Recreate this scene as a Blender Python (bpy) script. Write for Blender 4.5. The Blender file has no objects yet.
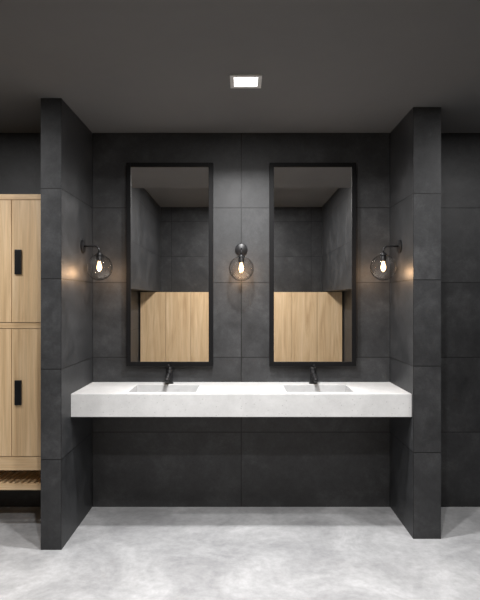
import bpy, bmesh, math
from mathutils import Vector, Matrix
scene = bpy.context.scene
scene.view_settings.view_transform = 'Standard'
scene.view_settings.look = 'None'

# ---------------------------------------------------------------- materials
def new_mat(name):
    m = bpy.data.materials.new(name); m.use_nodes = True
    nt = m.node_tree
    b = nt.nodes['Principled BSDF']
    return m, nt, b

def N(nt, typ, **kw):
    n = nt.nodes.new(typ)
    for k, v in kw.items(): setattr(n, k, v)
    return n

def math_n(nt, op, a, b=None, c=None):
    n = nt.nodes.new('ShaderNodeMath'); n.operation = op
    for i, v in enumerate((a, b, c)):
        if v is None: continue
        if isinstance(v, (int, float)): n.inputs[i].default_value = v
        else: nt.links.new(v, n.inputs[i])
    return n.outputs[0]

def ramp(nt, fac, stops):
    r = nt.nodes.new('ShaderNodeValToRGB')
    el = r.color_ramp.elements
    while len(el) < len(stops): el.new(0.5)
    for e, (p, c) in zip(el, stops):
        e.position = p
        e.color = (c[0], c[1], c[2], 1) if not isinstance(c, (int, float)) else (c, c, c, 1)
    nt.links.new(fac, r.inputs[0])
    return r.outputs[0]

def noise(nt, vec, scale, detail=6, rough=0.6, dist=0.0):
    n = nt.nodes.new('ShaderNodeTexNoise')
    n.inputs['Scale'].default_value = scale
    n.inputs['Detail'].default_value = detail
    n.inputs['Roughness'].default_value = rough
    n.inputs['Distortion'].default_value = dist
    nt.links.new(vec, n.inputs['Vector'])
    return n.outputs['Fac']

def mul_col(nt, a, b):
    m = nt.nodes.new('ShaderNodeMix'); m.data_type = 'RGBA'; m.blend_type = 'MULTIPLY'
    m.inputs['Factor'].default_value = 1
    nt.links.new(a, m.inputs['A']); nt.links.new(b, m.inputs['B'])
    return m.outputs['Result']

TW, TH = 1.075, 0.54
def tile_material():
    m, nt, b = new_mat('dark_slate_tile')
    geo = N(nt, 'ShaderNodeNewGeometry')
    sep = N(nt, 'ShaderNodeSeparateXYZ'); nt.links.new(geo.outputs['Position'], sep.inputs[0])
    sn = N(nt, 'ShaderNodeSeparateXYZ'); nt.links.new(geo.outputs['True Normal'], sn.inputs[0])
    X, Y, Z = sep.outputs
    ny = math_n(nt, 'ABSOLUTE', sn.outputs[1])
    zi = math_n(nt, 'DIVIDE', Z, TH)
    xi = math_n(nt, 'DIVIDE', X, TW)
    def seam(v, size, w):
        r = math_n(nt, 'SUBTRACT', v, math_n(nt, 'ROUND', v))
        d = math_n(nt, 'MULTIPLY', math_n(nt, 'ABSOLUTE', r), size)
        return math_n(nt, 'LESS_THAN', d, w)
    sz = seam(zi, TH, 0.0034)
    sx = math_n(nt, 'MULTIPLY', seam(xi, TW, 0.0034), ny)
    s = math_n(nt, 'MAXIMUM', sz, sx)
    comb = N(nt, 'ShaderNodeCombineXYZ')
    nt.links.new(math_n(nt, 'FLOOR', zi), comb.inputs[2])
    nt.links.new(math_n(nt, 'FLOOR', math_n(nt, 'ADD', xi, 0.001)), comb.inputs[0])
    nt.links.new(math_n(nt, 'MULTIPLY', ny, 3.0), comb.inputs[1])
    wn = N(nt, 'ShaderNodeTexWhiteNoise'); nt.links.new(comb.outputs[0], wn.inputs['Vector'])
    add = N(nt, 'ShaderNodeVectorMath', operation='MULTIPLY_ADD')
    nt.links.new(wn.outputs['Color'], add.inputs[0]); add.inputs[1].default_value = (7, 7, 7)
    nt.links.new(geo.outputs['Position'], add.inputs[2])
    n1 = noise(nt, add.outputs[0], 4.2, 12, 0.70, 0.3)
    n2 = noise(nt, add.outputs[0], 20, 8, 0.78)
    n3 = noise(nt, add.outputs[0], 90, 3, 0.7)
    base = ramp(nt, n1, [(0.34, (0.0180, 0.0187, 0.0200)), (0.52, (0.0285, 0.0294, 0.0312)), (0.68, (0.047, 0.048, 0.050))])
    c2 = ramp(nt, n2, [(0.3, 0.72), (0.7, 1.22)])
    c2 = mul_col(nt, c2, ramp(nt, n3, [(0.3, 0.85), (0.7, 1.12)]))
    c3 = ramp(nt, wn.outputs['Value'], [(0, 0.92), (1, 1.08)])
    c4 = ramp(nt, s, [(0, 1.0), (1, 0.12)])
    nt.links.new(mul_col(nt, mul_col(nt, mul_col(nt, base, c2), c3), c4), b.inputs['Base Color'])
    nt.links.new(ramp(nt, n1, [(0.3, 0.44), (0.7, 0.56)]), b.inputs['Roughness'])
    b.inputs['Specular IOR Level'].default_value = 0.42
    h = math_n(nt, 'SUBTRACT', math_n(nt, 'MULTIPLY', n2, 0.3), math_n(nt, 'MULTIPLY', s, 1.0))
    bump = N(nt, 'ShaderNodeBump'); bump.inputs['Strength'].default_value = 0.35
    bump.inputs['Distance'].default_value = 0.004
    nt.links.new(h, bump.inputs['Height']); nt.links.new(bump.outputs[0], b.inputs['Normal'])
    return m

def concrete(name, cols, scale, rough, bump_s=0.15, speck=False, fine=(0.86, 1.08)):
    m, nt, b = new_mat(name)
    geo = N(nt, 'ShaderNodeNewGeometry'); P = geo.outputs['Position']
    n1 = noise(nt, P, scale, 10, 0.65, 0.8)
    n2 = noise(nt, P, scale * 9, 6, 0.7)
    c = ramp(nt, n1, [(0.34, cols[0]), (0.5, cols[1]), (0.66, cols[2])])
    c = mul_col(nt, c, ramp(nt, n2, [(0.3, fine[0]), (0.7, fine[1])]))
    if speck:
        for sc, lo in ((38, 0.68), (75, 0.82)):
            v = N(nt, 'ShaderNodeTexVoronoi'); v.inputs['Scale'].default_value = sc
            nt.links.new(P, v.inputs['Vector'])
            c = mul_col(nt, c, ramp(nt, v.outputs['Distance'], [(0.08, lo), (0.15, 1.0)]))
    nt.links.new(c, b.inputs['Base Color'])
    b.inputs['Roughness'].default_value = rough
    b.inputs['Specular IOR Level'].default_value = 0.35
    bump = N(nt, 'ShaderNodeBump'); bump.inputs['Strength'].default_value = bump_s
    bump.inputs['Distance'].default_value = 0.003
    nt.links.new(n2, bump.inputs['Height']); nt.links.new(bump.outputs[0], b.inputs['Normal'])
    return m

def wood_material(name, horizontal=False):
    m, nt, b = new_mat(name)
    geo = N(nt, 'ShaderNodeNewGeometry')
    mp = N(nt, 'ShaderNodeMapping')
    mp.inputs['Scale'].default_value = (0.6, 6, 9) if horizontal else (9, 6, 0.7)
    nt.links.new(geo.outputs['Position'], mp.inputs['Vector'])
    n1 = noise(nt, mp.outputs[0], 1.3, 6, 0.6, 1.2)
    mp2 = N(nt, 'ShaderNodeMapping')
    mp2.inputs['Scale'].default_value = (2, 60, 90) if horizontal else (90, 60, 2)
    nt.links.new(geo.outputs['Position'], mp2.inputs['Vector'])
    n2 = noise(nt, mp2.outputs[0], 1.5, 4, 0.6)
    c = ramp(nt, n1, [(0.3, (0.48, 0.315, 0.165)), (0.5, (0.61, 0.43, 0.245)), (0.7, (0.69, 0.51, 0.315))])
    c = mul_col(nt, c, ramp(nt, n2, [(0.3, 0.84), (0.65, 1.05)]))
    nt.links.new(c, b.inputs['Base Color'])
    b.inputs['Roughness'].default_value = 0.5
    return m

def plain(name, col, rough=0.5, metal=0.0, emit=None, es=0, spec=0.5):
    m, nt, b = new_mat(name)
    P = N(nt, 'ShaderNodeNewGeometry').outputs['Position']
    n = noise(nt, P, 30, 3, 0.5)
    c = ramp(nt, n, [(0.3, tuple(x * 0.95 for x in col)), (0.7, tuple(min(1, x * 1.05) for x in col))])
    nt.links.new(c, b.inputs['Base Color'])
    b.inputs['Roughness'].default_value = rough
    b.inputs['Metallic'].default_value = metal
    b.inputs['Specular IOR Level'].default_value = spec
    if emit:
        b.inputs['Emission Color'].default_value = (*emit, 1)
        b.inputs['Emission Strength'].default_value = es
    return m

TILE = tile_material()
FLOOR = concrete('polished_concrete_floor', [(0.30, 0.30, 0.306), (0.395, 0.395, 0.40), (0.50, 0.50, 0.505)], 2.3, 0.42, .12, False, (.82, 1.1))
COUNTER = concrete('cast_concrete', [(0.49, 0.49, 0.487), (0.53, 0.53, 0.527), (0.57, 0.57, 0.567)], 3.0, 0.45, 0.08, True, (.94, 1.04))
BASIN = concrete('shaded_concrete_basin', [(0.41, 0.41, 0.41), (0.44, 0.44, 0.44), (0.47, 0.47, 0.47)], 3.0, 0.4, 0.05, False, (.95, 1.04))  # counter concrete in a darker tone, painting in shade inside the basins
CEIL = concrete('ceiling_paint', [(0.113, 0.112, 0.111), (0.118, 0.117, 0.116), (0.123, 0.122, 0.121)], 0.7, 0.8, 0.02, False, (.98, 1.02))
WOOD = wood_material('oak_vertical')
WOODH = wood_material('oak_horizontal', True)
BLACK = plain('black_metal', (0.008, 0.008, 0.009), 0.38, 0.0, spec=.35)
FRAME = plain('matte_black_frame', (0.005, 0.005, 0.0055), 0.5, 0.0, spec=.12)
WHITE = plain('fixture_trim', (0.5, 0.5, 0.49), 0.5)
GLOW = plain('light_diffuser', (0.9, 0.9, 0.9), 0.5, 0, (1.0, 0.97, 0.93), 6)
BULB = plain('bulb_glow', (1, 0.9, 0.7), 0.3, 0, (1.0, 0.62, 0.30), 4.5)
MIRROR, _nt, _b = new_mat('mirror_glass')
_b.inputs['Base Color'].default_value = (0.93, 0.92, 0.91, 1)
_b.inputs['Metallic'].default_value = 1; _b.inputs['Roughness'].default_value = 0.0

GLASS = bpy.data.materials.new('clear_glass'); GLASS.use_nodes = True
nt = GLASS.node_tree; nt.nodes.clear()
out = N(nt, 'ShaderNodeOutputMaterial'); mix = N(nt, 'ShaderNodeMixShader')
tr = N(nt, 'ShaderNodeBsdfTransparent'); gl = N(nt, 'ShaderNodeBsdfGlossy')
gl.inputs['Roughness'].default_value = 0.03
lw = N(nt, 'ShaderNodeLayerWeight'); lw.inputs[0].default_value = 0.5
nt.links.new(ramp(nt, lw.outputs['Facing'], [(0.0, 0.95), (0.55, 0.88), (0.85, 0.5), (1.0, 0.25)]), tr.inputs[0])
f = math_n(nt, 'ADD', math_n(nt, 'MULTIPLY', math_n(nt, 'POWER', lw.outputs['Facing'], 2.5), 0.7), 0.045)
nt.links.new(f, mix.inputs[0]); nt.links.new(tr.outputs[0], mix.inputs[1])
nt.links.new(gl.outputs[0], mix.inputs[2]); nt.links.new(mix.outputs[0], out.inputs[0])

# ---------------------------------------------------------------- mesh helpers
def box(bm, x0, x1, y0, y1, z0, z1, mi=0):
    vs = [bm.verts.new(p) for p in [(x0,y0,z0),(x1,y0,z0),(x1,y1,z0),(x0,y1,z0),(x0,y0,z1),(x1,y0,z1),(x1,y1,z1),(x0,y1,z1)]]
    for idx in [(3,2,1,0),(4,5,6,7),(0,1,5,4),(1,2,6,5),(2,3,7,6),(3,0,4,7)]:
        fa = bm.faces.new([vs[i] for i in idx]); fa.material_index = mi

def obj_from(bm, name, mats, parent=None, bevel=0, smooth=False):
    me = bpy.data.meshes.new(name); bm.normal_update(); bm.to_mesh(me); bm.free()
    for m in mats: me.materials.append(m)
    o = bpy.data.objects.new(name, me); scene.collection.objects.link(o)
    if parent: o.parent = parent
    if smooth:
        for p in me.polygons: p.use_smooth = True
    if bevel:
        md = o.modifiers.new('Bevel', 'BEVEL'); md.width = bevel; md.segments = 2
        md.limit_method = 'ANGLE'; md.angle_limit = math.radians(40)
    return o

def boxobj(name, dims, mat, parent=None, bevel=0):
    bm = bmesh.new(); box(bm, *dims)
    return obj_from(bm, name, [mat], parent, bevel)

def empty(name, loc=(0,0,0), rz=0):
    e = bpy.data.objects.new(name, None); scene.collection.objects.link(e)
    e.location = loc; e.rotation_euler = (0, 0, rz); e.empty_display_size = 0.1
    return e

def lathe(name, prof, mat, parent, axis='z', loc=(0,0,0), seg=32):
    bm = bmesh.new(); rings = []
    for r, h in prof:
        if r < 1e-6:
            rings.append([bm.verts.new((0, 0, h))])
        else:
            rings.append([bm.verts.new((r*math.cos(2*math.pi*i/seg), r*math.sin(2*math.pi*i/seg), h)) for i in range(seg)])
    for a, b_ in zip(rings, rings[1:]):
        for i in range(seg):
            j = (i+1) % seg
            if len(a) == 1: bm.faces.new([a[0], b_[i], b_[j]])
            elif len(b_) == 1: bm.faces.new([a[i], b_[0], a[j]])
            else: bm.faces.new([a[i], b_[i], b_[j], a[j]])
    bmesh.ops.recalc_face_normals(bm, faces=bm.faces)
    R = Matrix.Identity(4)
    if axis == 'y': R = Matrix.Rotation(math.radians(90), 4, 'X')   # +z -> -y
    bmesh.ops.transform(bm, matrix=Matrix.Translation(loc) @ R, verts=bm.verts)
    o = obj_from(bm, name, [mat], parent, 0, True)
    md = o.modifiers.new('es', 'EDGE_SPLIT'); md.split_angle = math.radians(40)
    return o

def tube(name, pts, r, mat, parent, seg=14):
    bm = bmesh.new(); pts = [Vector(p) for p in pts]; rings = []
    up = Vector((1, 0, 0))
    for i, p in enumerate(pts):
        t = (pts[min(i+1, len(pts)-1)] - pts[max(i-1, 0)]).normalized()
        u = up; v = t.cross(u).normalized()
        rings.append([bm.verts.new(p + r*(u*math.cos(2*math.pi*k/seg) + v*math.sin(2*math.pi*k/seg))) for k in range(seg)])
    for a, b_ in zip(rings, rings[1:]):
        for k in range(seg):
            j = (k+1) % seg; bm.faces.new([a[k], a[j], b_[j], b_[k]])
    bm.faces.new(rings[0]); bm.faces.new(rings[-1])
    bmesh.ops.recalc_face_normals(bm, faces=bm.faces)
    return obj_from(bm, name, [mat], parent, 0, True)

# ---------------------------------------------------------------- room shell
H = 2.7; HR = 2.925; XO = 2.6; YS = -2.0; YR = -4.5; XN = 1.075
boxobj('floor', (-XO-.1, XO+.1, YR-.1, .1, -.1, 0), FLOOR)
boxobj('wall_back', (-XO-.1, XO+.1, 0, .1, 0, H), TILE)
boxobj('wall_outer_left', (-XO-.1, -XO, YS, 0, 0, H), TILE)
boxobj('wall_outer_right', (XO, XO+.1, YS, 0, 0, H), TILE)
boxobj('wall_partition_left', (-1.199, -XN, -.672, 0, 0, H), TILE)
boxobj('wall_partition_right', (XN, 1.249, -.523, 0, 0, H), TILE)
boxobj('ceiling', (-XO-.1, XO+.1, YS, .1, H, H+.1), CEIL)
boxobj('ceiling_raised', (-XO-.1, XO+.1, YR-.1, YS, HR, HR+.1), CEIL)
boxobj('trim_ceiling_step', (-XO-.1, XO+.1, YS, YS+.1, H+.1, HR+.1), CEIL)
boxobj('wall_rear', (-1.5, 1.5, YR-.1, YR, 0, HR), TILE)
boxobj('wall_rear_left', (-XO-.1, -1.5, YR-.1, YS, 0, HR), TILE)
boxobj('wall_rear_right', (1.5, XO+.1, YR-.1, YS, 0, HR), TILE)
boxobj('wall_bulkhead_left', (-1.5, -1.244, YR, YS, 1.62, HR), TILE)
boxobj('wall_bulkhead_right', (1.244, 1.5, YR, YS, 1.62, HR), TILE)

# ---------------------------------------------------------------- vanity counter with two basins
bm = bmesh.new()
ZT, ZB = .902, .757
CX = XN - .001
xs = [-CX, -.728, -.292, .292, .728, CX]; ys = [-.5, -.425, -.13, -.001]
V = {}
for i, x in enumerate(xs):
    for j, y in enumerate(ys): V[i, j] = bm.verts.new((x, y, ZT))
for i in range(5):
    for j in range(3):
        if j == 1 and i in (1, 3):
            ring = [V[i,1], V[i+1,1], V[i+1,2], V[i,2]]
            x0, x1, y0, y1 = xs[i], xs[i+1], ys[1], ys[2]
            low = [bm.verts.new(p) for p in [(x0+.006, y0+.006, ZT-.115), (x1-.006, y0+.006, ZT-.115), (x1-.006, y1-.006, ZT-.125), (x0+.006, y1-.006, ZT-.125)]]
            for k in range(4):
                l = (k+1) % 4
                bm.faces.new([ring[k], ring[l], low[l], low[k]]).material_index = 1
            bm.faces.new(low).material_index = 1
        else:
            bm.faces.new([V[i,j], V[i+1,j], V[i+1,j+1], V[i,j+1]])
def low_v(v): return bm.verts.new((v.co.x, v.co.y, ZB))
bd = [V[i,0] for i in range(6)] + [V[5,1], V[5,2]] + [V[i,3] for i in range(5,-1,-1)] + [V[0,2], V[0,1]]
lo = [low_v(v) for v in bd]
for k in range(len(bd)):
    l = (k+1) % len(bd); bm.faces.new([bd[k], lo[k], lo[l], bd[l]])
bm.faces.new(lo)
bmesh.ops.recalc_face_normals(bm, faces=bm.faces)
vanity = empty('double_basin_vanity_counter')
obj_from(bm, 'concrete_top', [COUNTER, BASIN], vanity, .002)
for i, cx in enumerate((-.51, .51)):
    lathe(f'drain_{i+1}', [(0, 0), (.022, 0), (.022, .004), (.018, .006), (0, .006)], BLACK, vanity, loc=(cx, -.21, ZT-.122))

# ---------------------------------------------------------------- faucets
def faucet(x, y):
    e = empty('basin_faucet', (x, y, ZT))
    lathe('base', [(0, 0), (.030, 0), (.030, .006), (.025, .008), (0, .008)], BLACK, e)
    lathe('body', [(0, .006), (.023, .006), (.023, .092), (.021, .095), (0, .095)], BLACK, e)
    tube('spout', [(0, 0, .068), (0, -.06, .060), (0, -.12, .049), (0, -.135, .044), (0, -.142, .034)], .0155, BLACK, e)
    lathe('lever_hub', [(0, .096), (.023, .096), (.023, .112), (.019, .117), (0, .118)], BLACK, e)
    tube('lever', [(0, .0, .110), (0, -.02, .124), (0, -.045, .133), (0, -.06, .137)], .007, BLACK, e)
    return e
faucet(-.51, -.07); faucet(.51, -.07)

# ---------------------------------------------------------------- mirrors
def mirror(cx):
    e = empty('framed_wall_mirror', (cx, 0, 0))
    x = .309; z0, z1 = 1.022, 2.474; d = -.05; w = .031
    bm = bmesh.new()
    box(bm, -x, -x+w, d, 0, z0, z1); box(bm, x-w, x, d, 0, z0, z1)
    box(bm, -x+w, x-w, d, 0, z1-w, z1); box(bm, -x+w, x-w, d, 0, z0, z0+w)
    obj_from(bm, 'frame', [FRAME], e, .0015)
    bm = bmesh.new(); box(bm, -x+w, x-w, -.043, -.004, z0+w, z1-w)
    obj_from(bm, 'glass', [MIRROR], e)
mirror(-.511); mirror(.511)

# ---------------------------------------------------------------- sconces
def sconce(loc, rz):
    e = empty('globe_wall_sconce', loc, rz)   # local -y points out of the wall
    lathe('wall_plate', [(0, 0), (.045, 0), (.045, .010), (.040, .014), (0, .014)], BLACK, e, 'y')
    pts = [(0, -.012, 0), (0, -.06, 0), (0, -.085, 0)]
    for k in range(1, 8):
        a = k/7*math.pi/2
        pts.append((0, -.085-.03*math.sin(a), -.03+.03*math.cos(a)))
    pts.append((0, -.115, -.05))
    tube('arm', pts, .006, BLACK, e)
    c = (0, -.115, 0)
    lathe('socket', [(0, -.040), (.012, -.042), (.020, -.052), (.021, -.098), (.017, -.102), (0, -.102)], BLACK, e, loc=c)
    lathe('bulb', [(.009, -.102), (.010, -.112), (.014, -.126), (.018, -.141), (.016, -.154), (.009, -.163), (0, -.167)], BULB, e, loc=c)
    R = .088; zc = -.143; prof = []
    for k in range(25):
        a = math.radians(16 + (180-16)*k/24)
        prof.append((R*math.sin(a) if k < 24 else 0, zc + R*math.cos(a)))
    lathe('glass_globe', prof, GLASS, e, loc=c, seg=48)
    lathe('globe_collar', [(.020, -.056), (.027, -.056), (.027, -.064), (.020, -.064)], BLACK, e, loc=c)
    L = bpy.data.lights.new('bulb_light', 'POINT'); L.energy = 2.1; L.color = (1, .62, .34); L.shadow_soft_size = .012
    b_ = bpy.data.objects.new('bulb_light', L); scene.collection.objects.link(b_)
    b_.parent = e; b_.location = (0, -.115, -.182)
ZS = 1.857
sconce((0, 0, ZS), 0)
sconce((-XN, -.25, ZS), math.radians(90))
sconce((XN, -.25, ZS), math.radians(-90))

# ---------------------------------------------------------------- locker cabinets
def cabinet_left():
    e = empty('oak_locker_cabinet')
    x0, x1, yf, yb = -2.0, -1.205, -.40, -.005
    ztop, zb = 2.18, .39
    bm = bmesh.new()
    box(bm, x0, x1, yf+.022, yb, zb, ztop)
    obj_from(bm, 'carcass', [WOOD], e)
    xm = -1.488
    cols = [(x0+.02, xm-.002), (xm+.002, x1-.02)]
    bm = bmesh.new()
    box(bm, x0, x1, yf, yf+.02, ztop-.035, ztop); box(bm, x0, x1, yf, yf+.02, 1.31, 1.345)
    box(bm, x0, x1, yf, yf+.02, zb, .478)
    box(bm, x0, x0+.018, yf, yf+.02, .478, ztop-.035) ; box(bm, x1-.018, x1, yf, yf+.02, .478, ztop-.035)
    obj_from(bm, 'face_frame', [WOODH], e, .001)
    n = 1
    for a, b_ in cols:
        for z0, z1 in ((.482, 1.306), (1.349, ztop-.039)):
            boxobj(f'door_{n}', (a, b_, yf-.004, yf+.018, z0, z1), WOOD, e, .0015)
            n += 1
    for k, z in enumerate((.895, 1.74)):
        boxobj(f'handle_{k+1}', (-1.464, -1.420, yf-.018, yf-.004, z-.08, z+.08), BLACK, e, .003)
        boxobj(f'handle_{k+3}', (-1.94, -1.896, yf-.018, yf-.004, z-.08, z+.08), BLACK, e, .003)
    bm = bmesh.new()
    box(bm, x0, x1, yf, yf+.02, .262, .30); box(bm, x0, x1, yb-.03, yb, .262, .30)
    obj_from(bm, 'shelf_rails', [WOODH], e, .001)
    bm = bmesh.new(); x = x0+.02
    while x < x1-.03:
        box(bm, x, x+.020, yf+.02, yb-.03, .275, .30); x += .040
    obj_from(bm, 'shelf_slats', [WOOD], e)
    bm = bmesh.new()
    box(bm, x0-.02, x0, yf, yb, 0, ztop); box(bm, x1, x1+.005, yf+.03, yb, 0, ztop)
    obj_from(bm, 'side_panels', [WOOD], e)
cabinet_left()

def cabinet_rear():
    e = empty('oak_locker_cabinet')
    yf = -4.1; hw = 1.48; zt = 1.61
    boxobj('carcass', (-hw, hw, YR+.005, yf-.02, 0, zt), WOOD, e)
    n = 8; w = 2*hw/n
    for i in range(n):
        boxobj(f'door_{i+1}', (-hw+i*w+.002, -hw+(i+1)*w-.002, yf-.02, yf, .08, zt), WOOD, e, .001)
    boxobj('plinth', (-hw, hw, yf-.05, yf-.019, 0, .08), BLACK, e)
cabinet_rear()

# ---------------------------------------------------------------- ceiling lights
def downlight(x, y, z, power, size=.12, col=(1, .99, .985), spread=180):
    e = empty('recessed_ceiling_light', (x, y, z))
    o, i = .086, .064
    bm = bmesh.new()
    box(bm, -o, -i, -o, o, -.008, 0); box(bm, i, o, -o, o, -.008, 0)
    box(bm, -i, i, -o, -i, -.008, 0); box(bm, -i, i, i, o, -.008, 0)
    obj_from(bm, 'trim_ring', [WHITE], e)
    boxobj('diffuser', (-i, i, -i, i, -.003, 0), GLOW, e)
    L = bpy.data.lights.new('lamp', 'AREA'); L.energy = power; L.size = size; L.color = col
    L.spread = math.radians(spread)
    lo_ = bpy.data.objects.new('lamp', L); scene.collection.objects.link(lo_)
    lo_.parent = e; lo_.location = (0, 0, -.012)
downlight(.025, -.93, H, 44, spread=150)
downlight(0, -1.86, H, 40)
downlight(0, -3.3, HR, 66)  # unseen fill lamp, added to light the rear cabinet and camera area
downlight(-1.95, -1.45, H, 25)
downlight(1.95, -1.45, H, 25)

# ---------------------------------------------------------------- camera
cam = bpy.data.cameras.new('camera'); co = bpy.data.objects.new('camera', cam)
scene.collection.objects.link(co)
co.location = (0, -3.9, 1.494); co.rotation_euler = (math.radians(90), 0, 0)
cam.lens = 32.4; cam.sensor_width = 36; cam.shift_x = -1.3/600; cam.clip_start = .05
scene.camera = co
w = bpy.data.worlds.new('world'); scene.world = w; w.use_nodes = True
w.node_tree.nodes['Background'].inputs[0].default_value = (0, 0, 0, 1)
